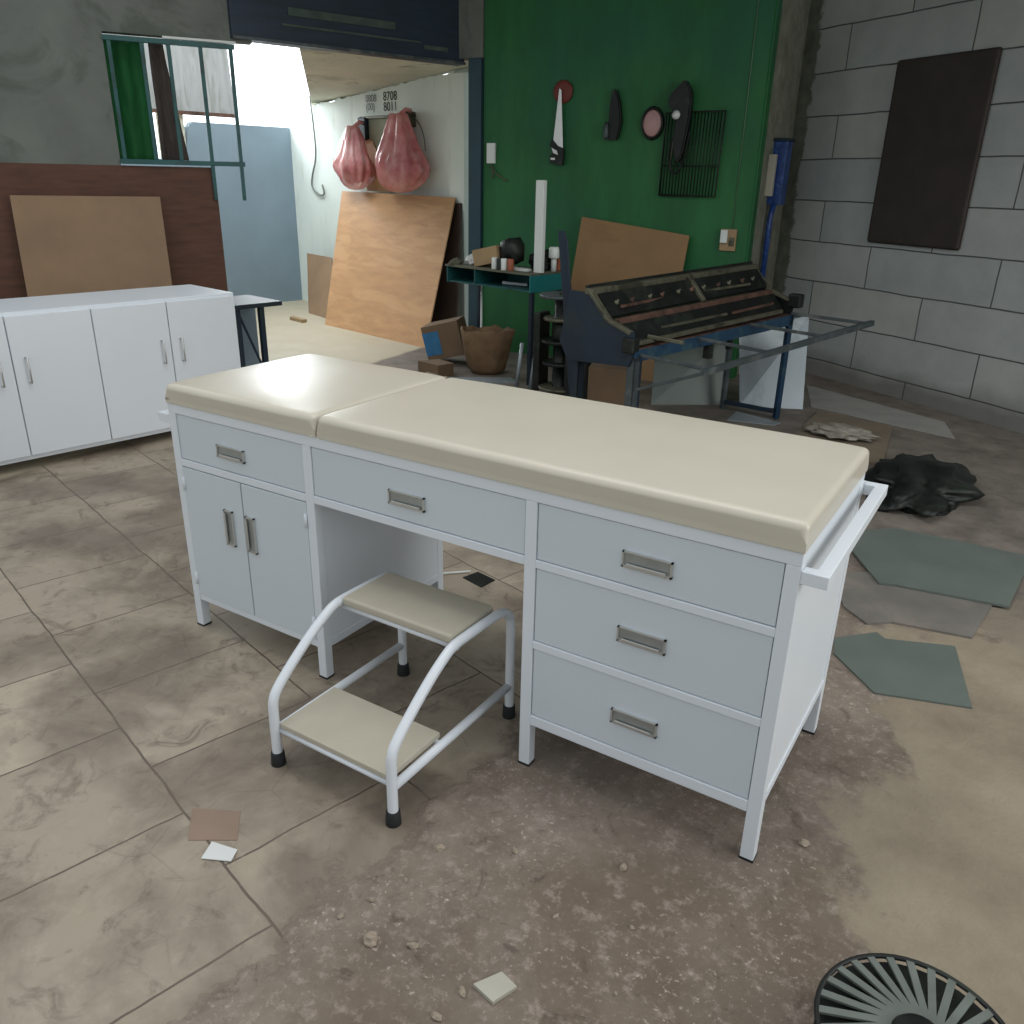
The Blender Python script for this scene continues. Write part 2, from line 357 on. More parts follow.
# ---------------------------------------------------------------- the setting
struct('floor', MB().box(-12, 12, -10, 12, -0.1, 0), FLOORM)
struct('wall_green', MB().box(-0.04, 2.15, 0, 0.12, 0, 2.95), WALLG, FG.o, FG.rz)
struct('wall_plaster_return', MB().box(0.0, 0.875, 0, 0.12, 0, 2.95), PLASTER, FR.o, FR.rz)
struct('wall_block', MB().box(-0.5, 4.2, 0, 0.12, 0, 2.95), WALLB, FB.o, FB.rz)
def ragged_wall():
    mb = MB(); top = []
    for i in range(63):
        x = 0.06 - i*0.05; z = 2.235 + 0.075*x + 0.03*noise.noise(Vector((x*9, 0, 3))) + 0.02*noise.noise(Vector((x*31, 0, 1)))
        top.append((x, z))
    mb.prism([(0.06, 0)] + top + [(-3.05, 0)], 0.12); return mb
struct('wall_white', ragged_wall(), WALLW, FW.o, FW.rz)
struct('trim_1', MB().box(-0.15, 0.06, -0.06, 0.0, 0, 2.2, 0.004), WALLW, FW.o, FW.rz)           # white pillar at the wall's end
struct('trim_2', MB().box(-0.165, -0.05, -0.03, 0.05, 0, 2.24, 0.003), DOORP, FG.o, FG.rz)         # blue post beside the green wall
struct('trim_3', MB().box(-0.29, -0.045, -0.02, 0.1, 2.24, 2.95, 0.004), CONC, FG.o, FG.rz)        # concrete above it
mb = MB().box(-1.95, -0.1, 0.0, 0.1, 2.2, 2.95, 0.004)
beam = struct('trim_4', mb, BANNER, FT.o, FT.rz)
mb = MB().box(-1.55, -0.72, -0.012, 0.0, 2.375, 2.425, 0.002).box(-1.6, -0.5, -0.01, 0.0, 2.31, 2.325, 0.002)
o = mb.build('faded_band', BANDG, beam)
MB().box(-1.95, -0.1, -0.02, 0.0, 2.2, 2.22, 0.002).build('bottom_rail', GREYST, beam)
MB().box(-0.47, -0.26, -0.008, 0.0, 2.275, 2.305, 0.002).build('faded_band', BANDG, beam)
# near wall on the left, around the grille
struct('wall_left_upper', MB().box(-3.2, -0.02, 0.02, 0.12, 2.185, 2.95), CONC, FN.o, FN.rz)
struct('wall_left_lower', MB().box(-3.2, -0.34, 0.02, 0.10, 0, 1.41), BROWNW, FN.o, FN.rz)
struct('wall_left_end', MB().box(-3.2, -0.93, 0.02, 0.12, 1.41, 2.185), CONC, FN.o, FN.rz)
# far side of the back room: low wall, roof sheet above, daylight between
def lowwall():
    mb = MB().prism([(0.25, 0), (0.25, 1.85), (-1.1, 1.85), (-1.15, 1.8), (-1.2, 1.5), (-4.2, 1.47), (-4.2, 0)], 0.1); return mb
struct('wall_far', lowwall(), LOWW, FL.o, FL.rz)
mb = MB(); mb.prism([(-0.62, 1.92), (-0.66, 2.75), (-4.2, 2.75), (-4.2, 1.98)], 0.04)
struct('trim_5', mb, AWN, FL.o, FL.rz)
mb = MB()
for x in (-1.2, -1.42, -1.52, -2.2): mb.box(x-0.02, x+0.02, 0.02, 0.06, 1.47, 1.97)
struct('trim_6', mb, SLAB, FL.o, FL.rz)
struct('trim_7', MB().box(-4.2, -0.64, -0.03, 0.0, 1.91, 1.945), RUST, FL.o, FL.rz)
# slab over the white wall
mb = MB()
q = [FT(-1.45, 0.1, 2.27), FT(0.12, 0.1, 2.25), FW(0.10, 0.1, 2.26), FW(-2.62, 0.1, 2.06)]
mb.slab([tuple(p) for p in q], 0.08)
struct('ceiling_back_room', mb, SLAB)
struct('ceiling', MB().flat([(-3.4, 1.9), (-0.6, 2.2), (4.5, 2.2), (4.5, 2.9), (0.6, 5.4), (0.1, 4.8), (-2.1, 4.7), (-2.8, 3.0)], 2.95, 3.02), CONC)

# ---------------------------------------------------------------- examination bed
L, W, H, T = 1.85, 0.572, 0.748, 0.03
bed = thing('examination_bed', 'long white steel examination bed with drawers, doors and a cream padded top', 'bed')
def posts(x, y, label=None):
    MB().box(x, x+T, y, y+T, 0.0, H-T, 0.002).build('leg', WHITE, bed)
for x in (0, 0.55, 1.245, L-T):
    for y in (0, W-T): posts(x, y)
mb = MB()
for y in (0, W-T): mb.box(0, L, y, y+T, H-T, H, 0.002)
for x in (0, 0.55, 1.245, L-T): mb.box(x, x+T, T, W-T, H-T, H, 0.0015)
mb.box(T, 0.55, 0, T, 0.556, 0.578, 0.0015); mb.box(0.58, 1.245, 0, T, 0.558, 0.580, 0.0015)
mb.box(0.58, 1.245, W-T, W, 0.56, 0.58, 0.0015)
for z in (0.558, 0.346): mb.box(1.275, L-T, 0, T, z, z+0.020, 0.0015)
mb.box(1.275, L-T, 0, T, 0.128, 0.156, 0.0015); mb.box(1.275, L-T, W-T, W, 0.128, 0.156, 0.0015)
mb.box(T, 0.55, 0.002, T, 0.100, 0.122, 0.0015); mb.box(T, 0.55, W-T, W, 0.100, 0.122, 0.0015)
for x, z in ((0, 0.1), (0.55, 0.1), (1.245, 0.128), (L-T, 0.15)): mb.box(x, x+T, T, W-T, z, z+0.025, 0.0015)
mb.build('frame', WHITE, bed)
for x, z in ((0.002, 0.1), (0.568, 0.1), (1.247, 0.13), (L-0.013, 0.155)): MB().box(x, x+0.010, T*0.5, W-T*0.5, z, H-0.01).build('side_panel', WHITE, bed)
mb = MB(); mb.box(0.01, 0.57, W-0.012, W-0.004, 0.1, H-0.01); mb.box(1.255, L-0.01, W-0.012, W-0.004, 0.13, H-0.01); mb.box(0.57, 1.26, W-0.012, W-0.004, 0.565, H-0.01)
mb.box(0.01, 0.57, 0.02, W-0.01, 0.103, 0.113); mb.box(1.255, L-0.01, 0.02, W-0.01, 0.131, 0.141); mb.box(0.01, L-0.01, 0.01, W-0.01, 0.738, 0.747)
mb.build('carcass_panel', WHITE, bed)
def pull(parent, cx, cz, vertical=False, bright=False):
    # recessed rectangular pull: rim, sunken dish, folded lip
    w2, h2 = (0.0565, 0.0185)
    M = Matrix.Translation((cx, 0, cz)) @ (Matrix.Rotation(pi/2, 4, 'Y') if vertical else Matrix())
    mb = MB(); y0 = -0.0035
    mb.box(-w2, w2, y0, 0.004, h2-0.003, h2, 0, M=M).box(-w2, w2, y0, 0.004, -h2, -h2+0.005, 0, M=M)
    mb.box(-w2, -w2+0.004, y0, 0.004, -h2, h2, 0, M=M).box(w2-0.004, w2, y0, 0.004, -h2, h2, 0, M=M)
    mb.box(-w2+0.012, w2-0.012, -0.007, -0.003, -h2+0.003, -h2+0.011, 0.001, M=M)
    h = mb.build('handle', CHROME, parent)
    # two dark ends and the sunken dish sit on the face
    MB().box(-w2+0.003, w2-0.003, 0.0005, 0.0035, -h2+0.004, h2-0.002, 0, M=M).build('recess', DARKREC, h)
    return h
def drawer(x0, x1, z0, z1, hx=None, hz=None):
    g = 0.002
    d = MB().box(x0+g, x1-g, 0.0035, 0.022, z0+g, z1-g, 0.0015).build('drawer', FRONT, bed)
    mb = MB(); mb.box(x0+0.02, x1-0.02, 0.022, W-0.06, z0+0.01, z0+0.016); mb.box(x0+0.02, x0+0.026, 0.022, W-0.06, z0+0.01, z1-0.02); mb.box(x1-0.026, x1-0.02, 0.022, W-0.06, z0+0.01, z1-0.02)
    mb.build('drawer_box', WHITE, d)
    pull(d, hx, hz); return d
drawer(T, 0.55, 0.578, 0.718, 0.260, 0.637)
drawer(0.58, 1.245, 0.580, 0.718, 0.902, 0.639)
drawer(1.275, L-T, 0.578, 0.718, 1.544, 0.641)
drawer(1.275, L-T, 0.366, 0.558, 1.546, 0.460)
drawer(1.275, L-T, 0.156, 0.346, 1.546, 0.245)
for x0, x1, hx in ((T, 0.287, 0.226), (0.290, 0.55, 0.318)):
    d = MB().box(x0+0.001, x1-0.001, -0.001, 0.018, 0.122, 0.553, 0.0015).build('door', FRONT, bed)
    h = pull(d, hx, 0.400, vertical=True); h.location = (0, -0.005, 0)
for i, z in enumerate((0.5, 0.18)):
    for x in (0.033, 0.547): MB().tube([(x, -0.003, z-0.02), (x, -0.003, z+0.02)], 0.0045, 8).build('hinge', WHITE, bed)
for s, x0 in ((1, L), (-1, 0)):
    e = 0.051; zt = 0.711; b = 0.027
    xa, xb = (x0, x0+e) if s > 0 else (x0-e, x0); xo = (x0+e-b, x0+e) if s > 0 else (x0-e, x0-e+b)
    mb = MB(); mb.box(xa, xb, 0.0, b, zt-b, zt, 0.002); mb.box(xa, xb, 0.585, 0.585+b, zt-b, zt, 0.002); mb.box(*xo, b, 0.585, zt-b, zt, 0.002)
    mb.box(min(x0-0.01, x0+0.0), max(x0-0.01, x0), 0.572, 0.585+b, zt-b, zt) if s > 0 else mb.box(0, 0.01, 0.572, 0.585+b, zt-b, zt)
    mb.build('towel_rail', WHITE, bed)
def cushion(x0, x1, y0, y1, z0, z1, name, label):
    bm = bmesh.new(); nx, ny = 40, 18
    bmesh.ops.create_cube(bm, size=1)
    for v in bm.verts: v.co = Vector(((x0+x1)/2+v.co.x*(x1-x0), (y0+y1)/2+v.co.y*(y1-y0), (z0+z1)/2+v.co.z*(z1-z0)))
    bmesh.ops.bevel(bm, geom=bm.edges[:], offset=0.017, segments=5, profile=0.55, affect='EDGES')
    for k in range(1, 24):
        for n_, c in (((1,0,0), Vector((x0+(x1-x0)*k/24, 0, 0))), ((0,1,0), Vector((0, y0+(y1-y0)*k/24, 0)))):
            bmesh.ops.bisect_plane(bm, geom=bm.verts[:]+bm.edges[:]+bm.faces[:], plane_co=c, plane_no=n_)
    for v in bm.verts:
        u = 2*(v.co.x-x0)/(x1-x0)-1; w_ = 2*(v.co.y-y0)/(y1-y0)-1; zz = (v.co.z-z0)/(z1-z0)
        puff = (1-u**4)*(1-w_**4)
        if zz > 0.5: v.co.z += 0.006*puff*(zz-0.5)*2 - 0.004*(abs(u)**14*abs(w_)**14)
        v.co.y += (-0.004 if w_ < 0 else 0.004)*(1-u**6)*sin(pi*zz)*abs(w_)**8
        v.co += Vector((0,0,1))*0.0012*noise.noise(v.co*7)*(zz)
        if zz < 0.35:      # tucked, square lower edge
            v.co.x = (x0 if u < 0 else x1) if abs(u) > 1-0.04/(x1-x0) else v.co.x
            v.co.y = (y0 if w_ < 0 else y1) if abs(w_) > 0.93 else v.co.y
    for f in bm.faces: f.smooth = True
    mb = MB(); mb.bm.free(); mb.bm = bm
    o = mb.build(name, VINYL, bed); 
    if label: o['label'] = label
    mod = o.modifiers.new('wn', 'WEIGHTED_NORMAL'); return o
cushion(0.001, 0.606, -0.004, 0.578, 0.7482, 0.806, 'mattress', 'short cream vinyl head cushion')
cushion(0.614, 1.852, -0.004, 0.578, 0.7482, 0.808, 'mattress', 'long cream vinyl body cushion')
for x in (0, 0.55, 1.245, L-T):
    for y in (0, W-T): MB().box(x-0.001, x+T+0.001, y-0.001, y+T+0.001, 0.0, 0.006).build('foot_cap', RUBBER, bed)

# ---------------------------------------------------------------- step stool
st = thing('step_stool', 'two-step foot stool of white bent tube with cream treads, under the bed', 'stool', (0.93, -0.1, 0))
def P(x, y, z): return (x-0.93, y+0.1, z)
for x in (0.744, 1.119):
    pts = [(-0.34,0.012),(-0.34,0.165),(-0.336,0.19),(-0.322,0.212),(-0.27,0.255),(-0.195,0.308),(-0.135,0.341),(-0.11,0.350),(-0.085,0.353),(0.07,0.350),(0.105,0.345),(0.13,0.333),(0.147,0.312),(0.152,0.28),(0.152,0.012)]
    MB().tube([P(x, y, z) for y, z in pts], 0.0125, 16, smooth=2).build('side_tube', TUBEW, st)
    MB().tube([P(x, -0.338, 0.100), P(x, 0.15, 0.100)], 0.0115, 12).build('rail', TUBEW, st)
    for y in (-0.34, 0.152):
        MB().lathe([(0.0185, 0), (0.0185, 0.004), (0.0165, 0.035), (0.0135, 0.037)], 20, Matrix.Translation(P(x, y, 0))).build('rubber_foot', RUBBER, st)
for y, z in ((-0.330, 0.100), (-0.155, 0.100), (-0.085, 0.338), (0.075, 0.338)): MB().tube([P(0.744, y, z), P(1.119, y, z)], 0.008, 10).build('cross_bar', TUBEW, st)
c = P(0.757, -0.335, 0); d = P(1.106, -0.143, 0)
MB().box(c[0], d[0], c[1], d[1], 0.108, 0.124, 0.003).build('tread', STEP, st)
c = P(0.757, -0.096, 0); d = P(1.106, 0.088, 0)
MB().box(c[0], d[0], c[1], d[1], 0.346, 0.370, 0.007, 3).build('tread', STEP, st)

# ---------------------------------------------------------------- white cabinet at the left
cab = thing('storage_cabinet', 'white steel cabinet with chrome bar handles at the left edge', 'cabinet', (-1.80, 1.10, 0), R(80))
mb = MB().box(-1.0, 0.60, 0.02, 0.5, 0.05, 0.76, 0.003); mb.build('body', WHITE, cab)
for x in (-0.98, 0.56):
    for y in (0.03, 0.46): MB().box(x, x+0.03, y, y+0.03, 0, 0.05).build('foot', RUBBER, cab)
for x0, x1, hs in ((-0.95, -0.58, (-0.64,)), (-0.575, -0.19, (-0.52,)), (-0.185, 0.195, (0.145,)), (0.20, 0.59, (0.25,))):
    d = MB().box(x0, x1, 0.0, 0.02, 0.075, 0.745, 0.003).build('door', WHITE, cab)
    for hx in hs:
        MB().tube([(hx, 0, 0.43), (hx, -0.026, 0.43), (hx, -0.026, 0.55), (hx, 0, 0.55)], 0.0045, 8, smooth=0).build('handle', CHROME, d)
sd = thing('metal_trestle', 'dark metal trestle with diagonal brace behind the left cabinet', 'stand', (-1.70, 1.665, 0), R(80))
for x in (0.045, 0.20):
    MB().box(x, x+0.03, 0.05, 0.08, 0, 0.66, 0.002).build('leg', NAVY, sd)
    MB().box(x, x+0.03, 0.35, 0.38, 0, 0.66, 0.002).build('leg', NAVY, sd)
MB().bar((0.075, 0.065, 0.62), (0.2, 0.065, 0.30), 0.012).build('brace', NAVY, sd); MB().bar((0.06, 0.365, 0.62), (0.2, 0.365, 0.1), 0.012).build('brace', NAVY, sd)
MB().box(0.03, 0.34, 0.03, 0.40, 0.66, 0.685, 0.003).build('top', NAVY, sd)
MB().box(0.07, 0.38, 0.40, 0.42, 0.02, 0.62, 0.002).build('back_panel', LOWW, sd)

# ---------------------------------------------------------------- sheet metal folding machine
fm = thing('folding_machine', 'old blue and rusty sheet metal folding machine with grey tray frame', 'machine', (0.475, 2.261, 0), R(76.7))
def ang(x, y, z0, z1, s=1):   # angle-iron leg
    return MB().box(x, x+0.045, y, y+0.006, z0, z1).box(x if s > 0 else x+0.039, (x if s > 0 else x+0.039)+0.006, y, y+0.045, z0, z1)
ang(-0.02, -0.03, 0, 0.60).build('leg', GREYST, fm); ang(1.49, -0.03, 0, 0.64, -1).build('leg', BLUE, fm)
ang(-0.02, 0.33, 0, 0.60).build('leg', NAVY, fm); ang(1.44, 0.33, 0, 0.60, -1).build('leg', GREYST, fm)
MB().box(0.03, 0.055, -0.02, 0.0, 0, 0.60).build('leg', NAVY, fm)
MB().bar((1.5, -0.01, 0.05), (1.46, 0.35, 0.05), 0.025).build('foot_rail', NAVY, fm); MB().bar((0.0, -0.01, 0.08), (0.0, 0.35, 0.08), 0.025).build('foot_rail', NAVY, fm)
MB().box(-0.02, 1.53, -0.03, -0.018, 0.575, 0.635, 0.002).build('bed_beam', BLUE, fm)
MB().box(-0.02, 1.53, -0.018, 0.14, 0.615, 0.635, 0.003).build('bed_plate', RUST, fm)
MB().box(-0.02, 1.53, 0.33, 0.345, 0.50, 0.60, 0.002).build('rear_beam', NAVY, fm)
# side plates: profile of the end cheeks
prof = [(-0.02, 0.60), (-0.02, 0.725), (0.14, 0.76), (0.27, 0.885), (0.40, 0.885), (0.46, 0.62), (0.40, 0.52), (0.0, 0.55)]
MY = Matrix(((0,1,0,0),(1,0,0,0),(0,0,1,0),(0,0,0,1)))
MB().prism(prof, 0.012, Matrix.Translation((-0.03, 0, 0)) @ MY).build('end_cheek', NAVY, fm)
MB().prism([(0.0, 0.60), (-0.03, 0.70), (0.15, 0.74), (0.27, 0.86), (0.32, 0.86), (0.34, 0.62)], 0.012, Matrix.Translation((1.52, 0, 0)) @ MY).build('end_cheek', BLACKST, fm)
# visible edge bars following the cheek
for x in (-0.02, 1.505):
    MB().bar((x, 0.275, 0.895), (x, 0.145, 0.765), 0.035, 0.018).bar((x, 0.145, 0.765), (x, 0.0, 0.72), 0.03, 0.018).build('edge_bar', OLIVE, fm)
MB().box(-0.035, 1.53, 0.25, 0.30, 0.875, 0.905, 0.004).build('top_bar', OLIVE, fm)
MB().bar((-0.02, 0.30, 0.90), (1.53, 0.30, 0.90), 0.02, 0.035).build('rear_bar', BLACKST, fm)
MB().slab([(0, 0.245, 0.875), (1.5, 0.245, 0.875), (1.5, 0.155, 0.775), (0, 0.155, 0.775)], -0.008).build('clamp_plate', BLACKST, fm)
MB().box(0.02, 1.49, 0.105, 0.145, 0.728, 0.768, 0.004).build('clamp_bar', RUST, fm)
MB().slab([(0.02, 0.105, 0.742), (1.49, 0.105, 0.742), (1.49, 0.03, 0.66), (0.02, 0.03, 0.66)], -0.008).build('blade', BLACKST, fm)
MB().box(0.05, 1.45, 0.0, 0.03, 0.648, 0.668, 0.003).build('folding_edge', OLIVE, fm)
for x in (0.78,): MB().bar((x, 0.25, 0.90), (x, 0.13, 0.775), 0.03, 0.02).build('rib', OLIVE, fm)
for i in range(11):
    x = 0.1 + i*0.13 + random.uniform(-.02, .02)
    MB().lathe([(0.014, 0), (0.014, 0.012), (0.006, 0.014), (0.006, 0.026)], 8, Matrix.Translation((x, 0.20, 0.828)) @ Matrix.Rotation(R(40), 4, 'X')).build('clamp_bolt', RUST if i % 2 else OLIVE, fm)
MB().box(1.50, 1.56, -0.07, 0.01, 0.675, 0.755, 0.01).build('pivot_block', BLACKST, fm)
MB().box(-0.045, 0.015, -0.03, 0.04, 0.62, 0.70, 0.008).build('pivot_block', BLACKST, fm)
for a_, b_ in (((0.02, -0.03, 0.61), (0.03, -0.42, 0.60)), ((1.50, -0.03, 0.645), (1.53, -0.47, 0.64)), ((0.52, -0.03, 0.625), (0.52, -0.435, 0.615)), ((1.04, -0.03, 0.635), (1.04, -0.455, 0.630))):
    MB().bar(a_, b_, 0.016).build('tray_bar', GREYST, fm)
MB().bar((-0.02, -0.42, 0.595), (1.60, -0.48, 0.635), 0.028).build('tray_front_rail', GREYST, fm)
MB().bar((0.0, -0.03, 0.43), (0.0, -0.42, 0.59), 0.016).build('brace', GREYST, fm)
MB().bar((0.15, 0.03, 0.68), (0.22, -0.14, 0.66), 0.018).build('lever', OLIVE, fm)
for j_, (xa_, ya_, xb_, yb_, m__) in enumerate(((0.1, 0.17, 0.62, 0.20, RUST), (0.85, 0.19, 1.3, 0.16, OLIVE), (0.3, 0.06, 0.9, 0.05, OLIVE), (0.95, 0.045, 1.42, 0.06, RUST))):
    zc = 0.815 if ya_ > 0.1 else 0.70
    MB().bar((xa_, ya_, zc), (xb_, yb_, zc), 0.014, 0.014).build('loose_bar', m__, fm)
MB().box(0.62, 0.66, -0.04, 0.0, 0.50, 0.575, 0.002).build('stop', BLACKST, fm); MB().box(0.84, 0.87, -0.03, 0.0, 0.52, 0.575, 0.002).build('stop', BLACKST, fm)

MB().box(0.0, 1.5, 0.145, 0.27, 0.60, 0.765).build('inner_box', BLACKST, fm)
for ch_ in fm.children:      # the machine's top climbs slightly to its right end
    for v in ch_.data.vertices:
        if v.co.z > 0.3: v.co.z += (v.co.x/1.5-0.55)*0.04*min(1, (v.co.z-0.3)/0.4)
# steel channel propped against the machine's left end
ch = MB(); ch.bar((0.0, 2.62, 0.0), (-0.115, 2.56, 1.13), 0.012, 0.045, up=(1,0,0)).bar((0.03, 2.615, 0.0), (-0.085, 2.555, 1.09), 0.008, 0.02, up=(1,0,0))
tag(ch.build('steel_channel', NAVY), 'tall dark blue steel channel standing upright left of the folding machine', 'steel profile')

# ---------------------------------------------------------------- tool table against the green wall
tt = thing('tool_table', 'teal steel tool table with open shelf, in front of the green wall', 'table', (-0.88, 3.52, 0), R(90-100.5))
def tl(x, y, z): return tt_M @ Vector((x, y, z))
tt_M = Matrix.Translation((-0.88, 3.52, 0)) @ Matrix.Rotation(R(90-100.5), 4, 'Z')
MB().box(-0.86, 0.0, 0.0, 0.36, 0.765, 0.78, 0.003).build('table_top', DUSTY, tt)
MB().box(-0.84, -0.01, 0.01, 0.35, 0.655, 0.667, 0.002).build('shelf', TEALST, tt)
MB().box(-0.01, 0.0, 0.0, 0.34, 0.652, 0.765, 0.002).build('side_panel', TEALB, tt); MB().box(-0.84, -0.83, 0.0, 0.34, 0.652, 0.765, 0.002).build('side_panel', TEALST, tt); MB().box(-0.84, 0, 0.34, 0.35, 0.652, 0.765).build('back_panel', TEALST, tt)
MB().box(-0.55, -0.54, 0.0, 0.34, 0.667, 0.765, 0.001).build('divider', TEALST, tt)
for x in (-0.83, -0.03):
    for y in (0.31,) if x < -0.5 else (0.02, 0.31): MB().box(x, x+0.03, y, y+0.03, 0, 0.655, 0.002).build('leg', NAVY, tt)
def put(name, mb, m_, label, cat, group=None):
    o = mb.build(name, m_); return tag(o, label, cat, group)
def at_table(mb_fn, x, y, rz=0, z=0.78):
    return tt_M @ Matrix.Translation((x, y, z)) @ Matrix.Rotation(rz, 4, 'Z')
# tilted cardboard carton with open dark end
M = at_table(None, -0.46, 0.14, R(12), 0.868) @ Matrix.Rotation(R(-13), 4, 'Y')
ct = thing('cardboard_box', 'small tilted cardboard carton with open dark end on the tool table', 'box', M.translation); ct.rotation_euler = M.to_euler()
MB().box(-0.16, 0.05, -0.07, 0.09, -0.055, 0.06, 0.002).build('carton', CARDL, ct)
q_ = MB().lathe([(0.02, -0.09), (0.07, -0.075), (0.085, -0.02), (0.085, 0.03), (0.06, 0.08), (0.02, 0.09)], 16, Matrix.Translation((0.13, 0.01, 0.0)), warp=lambda c_: Vector((c_.x*1.15, c_.y, c_.z)) + Vector((1,1,1))*0.01*noise.noise(c_*20))
q_.build('contents', BLACKST, ct)
for i, (x, y, cc) in enumerate(((-0.375, 0.035, WHITEP), (-0.325, 0.035, INK), (-0.278, 0.03, WHITEP), (-0.225, 0.04, ORANGE))):
    M = at_table(None, x, y)
    o = MB().lathe([(0.021, 0), (0.023, 0.003), (0.023, 0.073), (0.021, 0.078), (0.017, 0.08)], 18, M).build('paint_can', cc)
    tag(o, ['leftmost white can in the row of four small cans on the teal table', 'black small can between two white cans on the teal table', 'white small can beside the reddish one on the teal table', 'reddish small can at the right end of the row on the teal table'][i], 'can', 'small cans on the tool table')
o = MB().box(-0.036, 0.036, -0.016, 0.016, 0, 0.595, 0.003, M=at_table(None, -0.022, 0.11)).build('white_board_strip', WHITEP); tag(o, 'tall narrow white board standing upright on the tool table', 'board')
o = MB().box(-0.10, 0.10, -0.03, 0.03, 0, 0.018, 0.003, M=at_table(None, -0.21, 0.11, R(-4))).build('white_bar', WHITEP); tag(o, 'short white bar lying at the foot of the upright white board', 'bar')
sc = thing('spray_can', 'white spray can with wide cap on the right end of the teal table', 'can', at_table(None, 0.015-0.035+0.05, 0.17).translation)
sc.location = at_table(None, -0.015+0.0, 0.26).translation
MB().lathe([(0.02, 0), (0.02, 0.085), (0.017, 0.09)], 18).build('can_body', WHITEP, sc)
MB().lathe([(0.036, 0.09), (0.038, 0.095), (0.038, 0.155), (0.03, 0.165)], 18).build('cap', WHITEP, sc)
o = MB().box(-0.03, 0.03, -0.03, 0.03, 0, 0.085, 0.008, M=at_table(None, -0.035, 0.325, R(10))).build('orange_block', ORANGE); tag(o, 'small faded orange tub at the right corner of the teal table', 'tub'); o.location = (0.0, 0.0, 0)
def lump(name, m_, label, cat, loc, sx, sy, sz, sc_=8, amp=0.4, seed=0, rz=0, kind=None):
    bm = bmesh.new(); bmesh.ops.create_icosphere(bm, subdivisions=4, radius=1)
    for v in bm.verts:
        n_ = 1 + amp*noise.noise(v.co*sc_*0.35 + Vector((seed, seed*2, 0)))
        v.co = Vector((v.co.x*sx*n_, v.co.y*sy*n_, max(-0.35, v.co.z*n_)*sz + 0.35*sz))
    for f in bm.faces: f.smooth = True
    mb = MB(); mb.bm.free(); mb.bm = bm
    o = mb.build(name, m_, None, loc, rz); tag(o, label, cat, None, kind); return o
lump('rag', PAPER, 'crumpled pale rag on the left end of the tool table', 'cloth', at_table(None, -0.715, 0.17).translation, 0.055, 0.07, 0.055, 9, 0.7, 3)
lump('rag', DUSTY, 'dusty brown rag beside the pale rag on the tool table', 'cloth', at_table(None, -0.79, 0.05).translation, 0.035, 0.06, 0.03, 9, 0.6, 5)
lump('dark_tool_pile', BLACKST, 'dark jumble of tools behind the upright white board on the tool table', 'tools', at_table(None, -0.14, 0.27).translation, 0.07, 0.06, 0.09, 12, 0.8, 9)
o = MB().bar(tl(-0.37, 0.12, 0.68), tl(-0.16, 0.16, 0.68), 0.03, 0.02).build('metal_offcut', SHEETG); tag(o, 'pale metal offcut on the shelf of the teal table', 'metal piece'); o.location.z = 0.002
o = MB().lathe([(0.016, 0.667), (0.028, 0.69), (0.02, 0.715), (0.026, 0.73), (0.01, 0.74)], 12, tt_M @ Matrix.Translation((-0.59, 0.1, 0))).build('brush', CARDL); tag(o, 'yellowish round brush hanging in the left bay of the teal table', 'brush')
o = MB().tube([(-1.50, 3.83, 0.0), (-1.50, 3.84, 0.652)], 0.009, 10).build('broom_stick', WHITEP); tag(o, 'thin pale rod standing upright under the teal table', 'rod')

# ---------------------------------------------------------------- tool stand between table and machine
ts = thing('grinder_stand', 'greasy black tool stand with round plates between teal table and folding machine', 'stand', (-0.42, 3.16, 0))
MB().lathe([(0.17, 0), (0.17, 0.03), (0.05, 0.05), (0.05, 0.70), (0.03, 0.72)], 20).build('column', BLACKST, ts)
for z, r, mm in ((0.12, 0.14, OLIVE), (0.28, 0.12, BLACKST), (0.42, 0.13, BLACKST), (0.56, 0.12, OLIVE), (0.70, 0.15, GREYST)):
    MB().lathe([(r-0.004, z), (r, z+0.004), (r, z+0.016), (r-0.004, z+0.02)], 24).build('round_plate', mm, ts)
MB().lathe([(0.075, 0.44), (0.08, 0.45), (0.08, 0.545), (0.06, 0.555)], 20, Matrix.Translation((0.02, 0, 0))).build('motor', BLACKST, ts)
MB().box(0.08, 0.24, -0.1, 0.05, 0.02, 0.52, 0.01).build('cover', BLACKST, ts)
MB().box(-0.17, -0.12, -0.07, 0.06, 0.10, 0.60, 0.008).build('side_plate', BLACKST, ts)
o = MB().box(-0.11, 0.11, -0.09, 0.09, 0, 0.40, 0.004, M=Matrix.Translation((0.10, 2.80, 0)) @ Matrix.Rotation(R(20), 4, 'Z')).build('carton', CARD); tag(o, 'brown dusty carton standing under the left end of the folding machine', 'box')
for i, (x, y) in enumerate(((-0.90, 3.40), (-0.80, 3.42))):
    o = MB().tube([(x, y, 0), (x+0.01, y+0.05, 0.32 - 0.04*i)], 0.014, 10).build('pipe_offcut', SHEETG); tag(o, ['first short pipe standing left of the black tool stand', 'second short pipe standing nearest the black tool stand'][i], 'pipe', 'short pipes standing by the tool stand')

# ---------------------------------------------------------------- sheets and boards leaning on walls
def board(name, quad, t, m_, label, cat='board'):
    o = MB().slab([tuple(p) for p in quad], t).build(name, m_); return tag(o, label, cat)
board('plywood_sheet', [FW(-1.76, -0.14, 1.23), FW(-0.03, -0.09, 1.215), (-2.34, 4.2, 0), (-3.86, 4.54, 0)], 0.012, PLY, 'large pale plywood sheet leaning on the white wall under the red bags')
board('plywood_sheet', [FW(-2.60, -0.10, 0.56), FW(-2.0, -0.16, 0.56), (-3.88, 4.74, 0), (-4.52, 4.97, 0)], 0.012, TANW, 'small brownish board leaning left of the large plywood sheet')
board('dark_board', [FW(-0.65, -0.07, 1.17), FW(0.03, -0.07, 1.17), (-2.25, 4.52, 0), (-2.9, 4.68, 0)], 0.012, DARKB, 'dark brown board leaning behind the right edge of the large plywood sheet')
